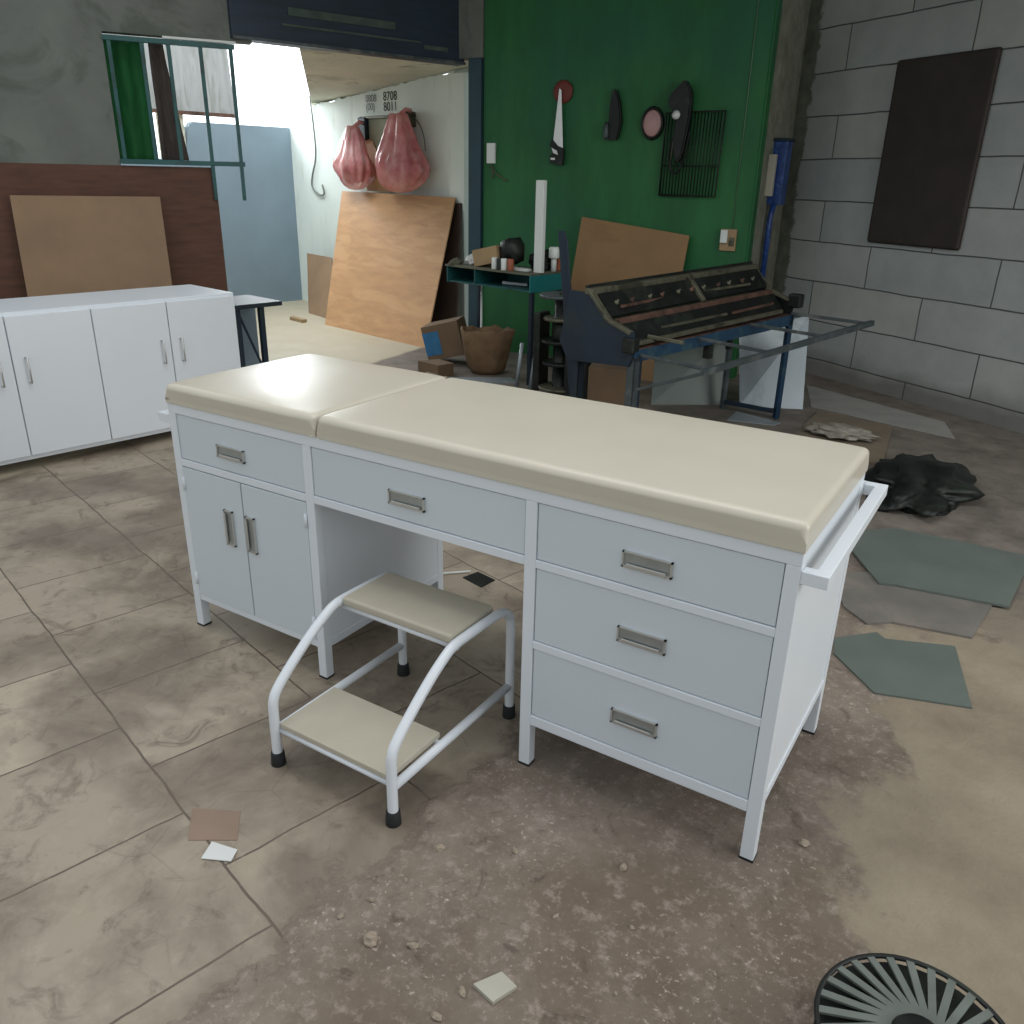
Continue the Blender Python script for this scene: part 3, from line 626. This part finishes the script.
board('plywood_sheet', [FG(0.87, -0.07, 1.12), FG(1.72, -0.05, 1.02), FG(1.72, -0.42, 0.0), FG(0.86, -0.42, 0.0)], 0.012, PLY2, 'brown plywood sheet leaning on the green wall behind the folding machine')
board('metal_sheet', [(0.42, 4.12, 0.44), (0.82, 4.30, 0.58), (0.92, 4.08, 0), (0.55, 3.90, 0)], 0.006, SHEETG, 'pale grey metal sheet standing behind the right legs of the folding machine', 'metal sheet')
board('metal_sheet', [(0.00, 3.70, 0.40), (0.41, 3.99, 0.46), (0.46, 3.88, 0), (0.05, 3.58, 0)], 0.006, SHEETD, 'dark greenish metal sheet standing behind the middle of the folding machine', 'metal sheet')
board('metal_sheet', [(0.60, 3.50, 0.001), (0.88, 3.56, 0.001), (0.90, 3.64, 0.001), (0.58, 3.74, 0.001)], 0.004, SHEETG, 'pale metal sheet lying flat on the floor under the machine', 'metal sheet')
board('foam_strip', [(0.76, 4.82, 0.003), (1.75, 4.30, 0.003), (1.85, 3.92, 0.003), (0.95, 4.18, 0.003)], 0.01, mat('pale dusty sheet', '94928E', 0.8, var=0.1), 'pale sheet lying along the foot of the block wall', 'sheet')
board('plywood_sheet', [(1.03, 4.06, 0.016), (1.50, 3.94, 0.016), (1.58, 3.12, 0.016), (1.05, 2.95, 0.016)], 0.014, PLY3, 'dusty brown board lying on the floor by the block wall')
lump('plastic_film', mat('dusty film', '8A857A', 0.4, var=0.2, scale=15), 'crumpled pale plastic film on the brown floor board', 'plastic', (1.28, 3.5, 0.03), 0.17, 0.10, 0.04, 9, 0.5, 4)
board('tan_panel', [FN(-1.6, -0.05, 1.22), FN(-0.72, -0.05, 1.22), FN(-0.72, -0.25, 0), FN(-1.6, -0.25, 0)], 0.015, TANW, 'tan panel leaning on the brown boarding at the far left')

# ---------------------------------------------------------------- carton, sack, rubble by the opening
M = Matrix.Translation((-1.80, 3.86, 0.02)) @ Matrix.Rotation(R(22), 4, 'Z') @ Matrix.Rotation(R(-14), 4, 'Y')
cb = thing('cardboard_box', 'tilted cardboard carton with blue label beside the brown sack', 'box', M.translation); cb.rotation_euler = M.to_euler()
MB().box(-0.15, 0.15, -0.13, 0.13, 0.04, 0.31, 0.003).build('carton', CARD, cb)
MB().box(-0.153, -0.150, -0.10, 0.07, 0.08, 0.28).build('label', BLUEL, cb)
MB().box(-0.15, -0.02, -0.1325, -0.130, 0.08, 0.26).build('label', BLUEL, cb)
def sack():
    def wp(c_):
        k = c_.z/0.34; a = math.atan2(c_.y, c_.x)
        n_ = 1+0.10*noise.noise(Vector((cos(a)*2, sin(a)*2, c_.z*7)))+0.03*sin(a*7+c_.z*20)
        return Vector((c_.x*n_*(1.0), c_.y*n_*0.72, c_.z*(1+0.08*noise.noise(Vector((cos(a)*3, sin(a)*3, 5)))*k)))
    return MB().lathe([(0.10, 0), (0.14, 0.04), (0.175, 0.14), (0.195, 0.25), (0.20, 0.33), (0.185, 0.335), (0.17, 0.25), (0.12, 0.12)], 36, None, wp)
o = sack().build('paper_sack', SACK, None, (-1.36, 3.70, 0), 0.3); tag(o, 'open wrinkled brown paper sack of scrap standing before the green wall', 'sack')
def wood(name, poly, t, m_, label, cat, group=None, z=0.0):
    cx = sum(p[0] for p in poly)/len(poly); cy = sum(p[1] for p in poly)/len(poly)
    o = MB().flat([(p[0]-cx, p[1]-cy) for p in poly], 0, t).build(name, m_, None, (cx, cy, z), 0); return tag(o, label, cat, group)
wood('wood_block', [(-1.78, 3.40), (-1.56, 3.36), (-1.52, 3.50), (-1.70, 3.56)], 0.09, CARD, 'tan wood block lying in front of the tilted carton', 'wood block')
wood('flat_panel', [(-1.48, 3.36), (-1.18, 3.40), (-1.00, 3.56), (-1.10, 3.64)], 0.015, SHEETG, 'grey flat strip lying in front of the brown sack', 'panel')
wood('wood_offcut', [(-4.36, 4.60), (-4.10, 4.53), (-4.10, 4.47), (-4.34, 4.53)], 0.03, CARDL, 'yellowish wood offcut on the floor before the small brownish board', 'wood')
bmr = bmesh.new()
for i in range(90):
    x, y = random.uniform(-1.7, -0.7), random.uniform(3.1, 3.34); s_ = random.uniform(0.012, 0.04)
    r = bmesh.ops.create_icosphere(bmr, subdivisions=1, radius=s_)
    for v in r['verts']: v.co = Vector((v.co.x*random.uniform(.7, 1.5)+x, v.co.y+y, max(0, v.co.z*0.7+s_*0.4)))
mb = MB(); mb.bm.free(); mb.bm = bmr; o = mb.build('rubble', STONE); tag(o, 'scattered rubble and scrap on the floor behind the bed', 'rubble', kind='stuff')

# ---------------------------------------------------------------- on the white wall
rk = thing('wooden_rack', 'shallow wooden rack behind the two red plastic bags', 'rack', FW.o, FW.rz)
MB().box(-1.52, -0.80, -0.05, -0.002, 1.27, 1.90, 0.004).build('back_board', mat('pale grey green board', 'A2A894', 0.8, var=0.12), rk)
MB().prism([(-1.50, 1.24), (-1.52, 1.72), (-1.38, 1.70), (-1.10, 1.30), (-1.12, 1.24)], 0.015, Matrix.Translation((0, -0.068, 0))).build('wood_piece', PLY, rk)
MB().box(-1.56, -0.76, -0.08, -0.002, 1.885, 1.91, 0.003).build('top_rail', OLIVE, rk); rk.location = FW(0.08, 0, 0)
MB().box(-1.57, -1.44, -0.10, -0.05, 1.70, 1.90, 0.01).build('bracket', NAVY, rk); MB().box(-1.09, -1.03, -0.09, -0.05, 1.70, 1.885, 0.005).build('bracket', NAVY, rk)
MB().box(-0.86, -0.76, -0.12, -0.002, 1.80, 1.93, 0.01).build('hook_block', OLIVE, rk)
def bag(cx, top, bot, w_, seed, label, lumps):
    Hh = top-bot
    b = thing('plastic_bag', label, 'bag', FW(cx, -0.22, bot), FW.rz, 'red plastic bags on the white wall')
    prof = [(0.02, 0), (0.34, 0.02), (0.60, 0.07), (0.80, 0.14), (0.90, 0.22), (0.95, 0.30), (0.93, 0.38), (0.86, 0.46), (0.76, 0.54), (0.66, 0.62), (0.55, 0.72), (0.44, 0.82), (0.34, 0.92), (0.26, 1.0)]
    def wp(c_):
        a = math.atan2(c_.y, c_.x); k = c_.z/Hh
        f = 1 + (0.10+0.16*k)*sin(a*5+seed+k*1.5)*min(1, k*2.5) + 0.28*noise.noise(Vector((cos(a)*1.6+seed, sin(a)*1.6, k*3))) + 0.07*sin(a*13+seed-k*2)*min(1, k*4) + (0.35*max(0, 1-abs(k-0.42)/0.10)*max(0, -cos(a+0.25*seed-0.3))**9 if seed < 2 else 0.25*max(0, 1-abs(k-0.3)/0.3)*max(0, cos(a-0.1))**3)
        return Vector((c_.x*f, c_.y*f*0.6, c_.z))
    MB().lathe([(r*w_/2, z*Hh) for r, z in prof], 72, None, wp).build('bag_film', BAG, b)
    for (x, z, r, mm) in lumps:
        bm = bmesh.new(); bmesh.ops.create_icosphere(bm, subdivisions=3, radius=r)
        for v in bm.verts: v.co = Vector((v.co.x+x, v.co.y*0.6, v.co.z+z))*1.0
        for f in bm.faces: f.smooth = True
        mb = MB(); mb.bm.free(); mb.bm = bm; mb.build('contents', mm, b)
    MB().tube([(0, 0, Hh*0.96), (0.01, 0.08, Hh*1.06), (0.0, 0.14, Hh*1.05)], 0.02, 8).build('handle_loop', BAG, b)
    return b
bag(-1.40, 1.82, 1.245, 0.50, 1.3, 'left red plastic bag hanging on the white wall, ear poking out', [(-0.06, 0.16, 0.11, GREYST), (0.08, 0.17, 0.10, RED)])
bag(-0.66, 1.90, 1.235, 0.60, 4.1, 'right red plastic bag hanging on the white wall, with grey contents', [(-0.06, 0.24, 0.13, SHEETG), (0.09, 0.22, 0.12, GREYST)])
o = MB().tube([FW(-2.46, -0.02, 2.14), FW(-2.42, -0.02, 1.85), FW(-2.40, -0.02, 1.55), FW(-2.52, -0.02, 1.36), FW(-2.54, -0.02, 1.24), FW(-2.38, -0.02, 1.17), FW(-2.28, -0.02, 1.18), FW(-2.32, -0.02, 1.28)], 0.009, 8, smooth=2).build('hanging_cable', COILW); tag(o, 'thin grey cable drooping in a loop at the left of the white wall', 'cable')
o = MB().tube([FW(-0.82, -0.03, 1.93), FW(-0.66, -0.02, 1.88), FW(-0.55, -0.02, 1.75), FW(-0.53, -0.02, 1.60)], 0.004, 6, smooth=2).build('thin_wire', COILW); tag(o, 'thin curved wire beside the right red bag', 'wire')
def text(body, size, M_, name='marking', m_=INK, parent=None, ext=0.001):
    c_ = bpy.data.curves.new(name, 'FONT'); c_.body = body; c_.size = size; c_.extrude = ext; c_.space_line = 0.8
    t_ = bpy.data.objects.new(name, c_); COL.objects.link(t_)
    dg = bpy.context.evaluated_depsgraph_get(); me = bpy.data.meshes.new_from_object(t_.evaluated_get(dg))
    bpy.data.objects.remove(t_); me.materials.append(m_)
    o = bpy.data.objects.new(name, me); COL.objects.link(o)
    if parent: o.parent = parent
    o.matrix_local = M_; return o
pr = thing('stencilled_numbers', 'small dark handwritten numbers on the white wall above the bags', 'writing', FW(-1.2, -0.004, 2.04), FW.rz)
MX = Matrix.Rotation(R(90), 4, 'X')
text('0808\n(00)', 0.09, Matrix.Translation((-0.27, 0, 0.0)) @ MX, 'faint_digits', COILW, pr)
text('8708\n8011', 0.11, Matrix.Translation((0.02, 0, 0.0)) @ MX, 'bold_digits', INK, pr)

# ---------------------------------------------------------------- on the green wall
def on_green(name, label, cat, x, z, group=None): return thing(name, label, cat, FG(x, 0, z), FG.rz, group)
sw = on_green('hand_saw', 'hand saw hanging on the green wall, blade pale and handle dark', 'saw', 0.63, 1.5)
MB().prism([(-0.045, 0.10), (0.045, 0.08), (0.012, 0.50), (-0.005, 0.51)], 0.004, Matrix.Translation((0, -0.04, 0))).build('blade', CHROME, sw)
h = MB().prism([(-0.06, 0.0), (0.05, -0.02), (0.055, 0.10), (0.0, 0.12), (-0.05, 0.17), (-0.065, 0.12), (-0.02, 0.08), (-0.062, 0.05)], 0.025, Matrix.Translation((0, -0.05, 0)), 0.004).build('handle', BLACKST, sw)
MB().prism([(-0.045, 0.105), (-0.03, 0.07), (0.01, 0.055), (0.0, 0.085)], 0.004, Matrix.Translation((0, -0.056, 0))).build('pale_mark', WHITEP, h)
MB().box(-0.05, -0.015, -0.055, -0.05, 0.02, 0.035).build('pale_mark', WHITEP, h)
o = MB().lathe([(0.035, 0), (0.075, 0.004), (0.08, 0.01), (0.075, 0.018), (0.035, 0.018)], 28, FG.M @ Matrix.Translation((0.645, -0.002, 1.99)) @ Matrix.Rotation(R(90), 4, 'X')).build('grinding_disc', RED); tag(o, 'round rusty red disc on the green wall behind the saw tip', 'disc')
bt = on_green('hanging_pouch', 'narrow black pouch tool hanging on the green wall left of the round mirror', 'tool', 1.06, 1.66)
MB().prism([(-0.03, 0), (0.05, 0.0), (0.075, 0.12), (0.05, 0.26), (0.015, 0.34), (-0.01, 0.33), (-0.025, 0.2)], 0.05, Matrix.Translation((0, -0.055, 0)), 0.01).build('pouch', BLACKST, bt)
MB().lathe([(0.01, 0), (0.022, 0.02), (0.018, 0.1), (0.006, 0.12)], 12, Matrix.Translation((-0.035, -0.06, 0.0))).build('pale_tip', GREYST, bt)
mr = on_green('round_mirror', 'small oval pinkish plate with black rim on the green wall', 'mirror', 1.36, 1.77)
MR = Matrix.Rotation(R(90), 4, 'X') @ Matrix.Diagonal((0.78, 1, 1, 1))
MB().lathe([(0.07, 0), (0.108, 0.0), (0.112, 0.012), (0.105, 0.03), (0.092, 0.032), (0.09, 0.01), (0.07, 0.006)], 32, MR).build('rim', BLACKST, mr)
MB().lathe([(0.0, 0.012), (0.088, 0.012), (0.09, 0.018), (0.08, 0.022), (0.0, 0.024)], 32, MR).build('face', PINK, mr)
gr = on_green('wire_rack', 'square black wire grill rack hanging on the green wall', 'rack', 1.67, 1.29)
fr = [(-0.21, 0.0), (0.20, 0.0), (0.215, 0.555), (-0.205, 0.545)]
MB().tube([(x, -0.03, z) for x, z in fr + fr[:1]], 0.008, 8).build('rim', BLACKST, gr)
mb = MB()
for k in range(1, 18):
    f = k/18; mb.tube([(-0.21+0.41*f, -0.03, 0), (-0.205+0.42*f, -0.03, 0.55)], 0.0042, 6)
mb.tube([(-0.21, -0.034, 0.2), (0.205, -0.034, 0.2)], 0.005, 6)
mb.build('wires', BLACKST, gr)
dr = on_green('hanging_power_tool', 'black power tool and cords hanging over the wire grill rack', 'tool', 1.60, 1.42)
MB().prism([(-0.04, 0.40), (-0.11, 0.46), (-0.10, 0.52), (0.0, 0.62), (0.03, 0.59), (0.06, 0.53), (0.06, 0.38), (0.03, 0.14), (-0.01, 0.08), (-0.05, 0.2)], 0.07, Matrix.Translation((0, -0.115, 0)), 0.012).build('body', BLACKST, dr)
MB().lathe([(0.02, 0), (0.03, 0.01), (0.01, 0.016)], 16, Matrix.Translation((-0.035, -0.115, 0.395)) @ MX).build('white_cap', WHITEP, dr)
MB().tube([(-0.03, -0.1, 0.3), (-0.09, -0.07, 0.15), (-0.05, -0.06, 0.0), (0.02, -0.06, 0.05), (0.06, -0.08, 0.3)], 0.008, 8, smooth=2).build('cord', BLACKST, dr)
MB().tube([(-0.05, -0.09, 0.3), (-0.055, -0.09, 0.1)], 0.005, 8).build('pale_cord', OLIVE, dr)
o = MB().box(0.0, 0.075, -0.025, 0.0, 1.49, 1.64, 0.004).build('switch_box', WHITEP, None, FG.o, FG.rz); tag(o, 'small white switch box at the left edge of the green wall', 'switch')
o = MB().tube([FG(0.03, -0.02, 1.47), FG(0.10, -0.02, 1.41), FG(0.19, -0.02, 1.36)], 0.006, 6).tube([FG(0.05, -0.02, 1.48), FG(0.06, -0.02, 1.38)], 0.006, 6).build('bent_hook', OLIVE); tag(o, 'bent wire hook below the white switch box on the green wall', 'hook')
so = on_green('wall_socket', 'beige double wall socket at the lower right of the green wall', 'socket', 1.995, 1.0)
MB().box(-0.055, 0.06, -0.02, 0, -0.075, 0.075, 0.004).build('plate', CARDL, so)
MB().box(-0.05, 0.0, -0.045, -0.02, -0.02, 0.07, 0.005).build('plug', WHITEP, so)
MB().box(0.012, 0.05, -0.026, -0.02, -0.04, 0.02, 0.002).build('outlet', OLIVE, so)
o = MB().tube([FG(2.02, -0.006, 2.9), FG(2.02, -0.006, 1.08)], 0.004, 6).build('conduit', mat('green grey conduit', '5C7C60', 0.6), None); tag(o, 'thin pale conduit running down the right side of the green wall', 'conduit')
# blue box with pipe on the plaster corner
bb = thing('blue_meter_box', 'scuffed blue metal box with pipe on the plaster corner', 'box', FR.o, FR.rz)
MB().box(0.36, 0.50, -0.10, 0, 1.24, 1.67, 0.004).build('box', BLUEP, bb)
MB().box(0.27, 0.32, -0.05, 0, 1.30, 1.58, 0.003).build('pale_strip', TILESH, bb)
MB().tube([(0.38, -0.05, 1.26), (0.36, -0.04, 1.15), (0.36, -0.04, 0.55)], 0.022, 10).build('pipe', BLUEP, bb)
MB().box(0.33, 0.54, -0.11, 0, 1.67, 1.69, 0.002).build('lid', NAVY, bb)
o = MB().box(0.41, 1.15, -0.03, 0, 1.015, 2.15, 0.02, 3).build('brown_board', mat('dark brown panel', '352E29', 0.7, var=0.2), None, FB.o, FB.rz); tag(o, 'dark brown board with rounded corners fixed to the grey block wall', 'board')

# ---------------------------------------------------------------- grille window on the left
gw = thing('window_grille', 'teal painted steel window grille at the upper left', 'grille', FN.o, FN.rz)
for z in (2.15, 1.435): MB().bar((-0.93, 0, z), (-0.14, 0, z), 0.03, 0.03).build('rail', TEALST, gw)
for x in (-0.90, -0.71, -0.55, -0.355, -0.165): MB().box(x-0.012, x+0.012, -0.012, 0.012, 1.2 if x > -0.4 else 1.45, 2.14, 0.002).build('bar', TEALST, gw)
MB().box(-0.58, -0.13, -0.02, 0.01, 2.168, 2.182, 0.002).build('pale_strip', WHITEP, gw)  # white strip stands for the highlight along the top rail
def drape(x0, x1, z0, z1, m_, name, label, y=0.12, f=26, right=None):
    mb = MB(); n_ = 40; nz = 14; rows = []
    for j in range(nz+1):
        z = z0 + (z1-z0)*j/nz; xr = x1 + (right(z) if right else 0)
        rows.append([mb.bm.verts.new((x0+(xr-x0)*i/n_, y+0.018*sin(f*(x0+(xr-x0)*i/n_))+0.01*noise.noise(Vector((i*0.3, j*0.3, 0))), z)) for i in range(n_+1)])
    for A, B in zip(rows, rows[1:]):
        for a, b, c_, d_ in zip(A, A[1:], B[1:], B): f_ = mb.bm.faces.new((a, b, c_, d_)); f_.smooth = True
    o = mb.build(name, m_, None, FN.o, FN.rz); o.modifiers.new('s', 'SOLIDIFY').thickness = 0.006
    return tag(o, label, 'cloth')
drape(-0.66, -0.49, 1.43, 2.18, CURT, 'dark_curtain', 'dark brown cloth hanging behind the teal grille', 0.16, 40, lambda z: -0.08*(z-1.43)/0.7)
drape(-1.12, -0.69, 1.43, 2.18, GREENC, 'green_curtain', 'green cloth hanging behind the left end of the grille', 0.16, 40)

# ---------------------------------------------------------------- things lying on the floor
wood('metal_sheet', [(1.78, 1.10), (1.89, 1.22), (1.92, 1.19), (2.12, 1.27), (2.20, 0.92), (1.95, 0.84), (1.80, 1.0)], 0.006, MATG, 'dark grey green sheet with straight edges on the floor, nearest the bed end', 'sheet')
wood('rubber_mat', [(1.70, 1.63), (1.80, 1.70), (2.2, 1.66), (2.16, 1.36), (1.92, 1.32), (1.85, 1.26), (1.76, 1.34), (1.69, 1.50)], 0.008, MATR, 'brownish rubber mat on the floor beside the bed, middle of three', 'mat')
wood('rubber_mat', [(1.62, 2.02), (1.79, 2.20), (2.30, 2.20), (2.25, 1.66), (1.88, 1.61), (1.83, 1.59), (1.69, 1.83)], 0.008, MATG, 'grey green mat on the floor beside the bed, farthest of three', 'mat', z=0.009)
lump('scrap_pile', BLACKST, 'dark scrap heap on the floor behind the right end of the bed', 'scrap', (1.80, 2.85, 0), 0.22, 0.40, 0.08, 7, 0.55, 12)
wood('paper_square', [(0.70, -0.565), (0.80, -0.51), (0.865, -0.575), (0.775, -0.635)], 0.002, PAPERB, 'square of brown cardboard lying on the tiles at lower left', 'cardboard')
wood('paper_scrap', [(0.825, -0.61), (0.89, -0.595), (0.905, -0.625), (0.845, -0.655)], 0.002, PAPER, 'white paper scrap on the edge of the brown cardboard square', 'paper', z=0.0022)
wood('tile_shard', [(1.51, -0.58), (1.525, -0.555), (1.54, -0.53), (1.58, -0.54), (1.56, -0.59)], 0.008, TILESH, 'pale greenish tile shard at the bottom of the floor', 'tile')
wood('floor_drain', [(0.52, 0.77), (0.54, 0.84), (0.63, 0.82), (0.62, 0.745)], 0.004, BLACKST, 'small dark flat plate on the floor beneath the bed', 'plate')
o = MB().tube([(0.40, 0.70, 0.008), (0.52, 0.82, 0.008)], 0.004, 6).build('welding_rod', WHITEP); tag(o, 'thin pale rod on the floor beneath the bed beside the dark plate', 'rod')
o = MB().bar((1.30, 2.5, 0.01), (1.50, 2.85, 0.01), 0.01, 0.02).build('edge_strip', SHEETG); tag(o, 'thin pale metal strip lying by the brown floor board', 'strip')
def stone(loc, s_, seed, label):
    bm = bmesh.new(); bmesh.ops.create_icosphere(bm, subdivisions=2, radius=1)
    for v in bm.verts:
        n_ = 1+0.5*noise.noise(v.co*1.3+Vector((seed, 0, 0)))
        v.co = Vector((v.co.x*s_[0]*n_, v.co.y*s_[1]*n_, max(-0.5, v.co.z*n_)*s_[2]+0.5*s_[2]))
    mb = MB(); mb.bm.free(); mb.bm = bm
    o = mb.build('stone_chip', STONE, None, (loc[0], loc[1], 0), seed); tag(o, label, 'stone', 'mortar chips on the bare floor'); return o
for i, (x, y, s_, lb) in enumerate((
    (1.29, -0.61, (0.017, 0.014, 0.012), 'large mortar chip left of centre at the bottom of the floor'),
    (1.365, -0.575, (0.006, 0.012, 0.008), 'slim upright-looking chip just right of the large mortar chip'),
    (1.225, -0.535, (0.006, 0.005, 0.005), 'tiny chip above the large mortar chip'),
    (1.50, -0.60, (0.012, 0.006, 0.005), 'flat chip left of the tile shard'),
    (1.255, -0.345, (0.012, 0.008, 0.008), 'chip on the bare floor just in front of the stool'),
    (1.40, -0.26, (0.008, 0.006, 0.005), 'small pale chip right of the stool'),
    (1.56, -0.36, (0.008, 0.004, 0.003), 'thin white sliver on the middle of the bare floor'),
    (1.70, -0.30, (0.006, 0.004, 0.003), 'tiny pale fleck in front of the right drawers'),
    (1.20, -0.60, (0.007, 0.005, 0.005), 'small chip left of the large mortar chip'),
    (1.49, -0.665, (0.010, 0.007, 0.006), 'chip at the very bottom left of the tile shard'),
    (1.62, -0.17, (0.010, 0.007, 0.006), 'crumb of mortar near the right cabinet'),
    (1.93, 0.12, (0.012, 0.010, 0.007), 'pale chip on the floor right of the bed leg'))):
    stone((x, y), s_, i*1.7+0.4, lb)
# fan guard lying at the lower right
fan = thing('floor_fan', 'round dusty dark fan with radial slats at the lower right corner', 'fan', (2.21, -0.335, 0))
Mt = Matrix.Rotation(R(-6), 4, 'X')
MB().lathe([(0.115, 0.0), (0.153, 0.0), (0.153, 0.098), (0.10, 0.103)], 40).build('housing', BLACKST, fan)
pts = [Vector((0.155*cos(a), 0.155*sin(a), 0.11)) for a in [2*pi*k/48 for k in range(49)]]
MB().tube(pts, 0.0045, 8, caps=False).build('rim', BLACKST, fan)
for k in range(28):
    a = 2*pi*k/28
    MB().bar((0.035*cos(a-0.5), 0.035*sin(a-0.5), 0.112), (0.153*cos(a), 0.153*sin(a), 0.11), 0.0125, 0.005, bev=0).build('slat', FANM, fan)
MB().lathe([(0.04, 0.10), (0.045, 0.11), (0.035, 0.125), (0.01, 0.13)], 24).build('hub', BLACKST, fan)
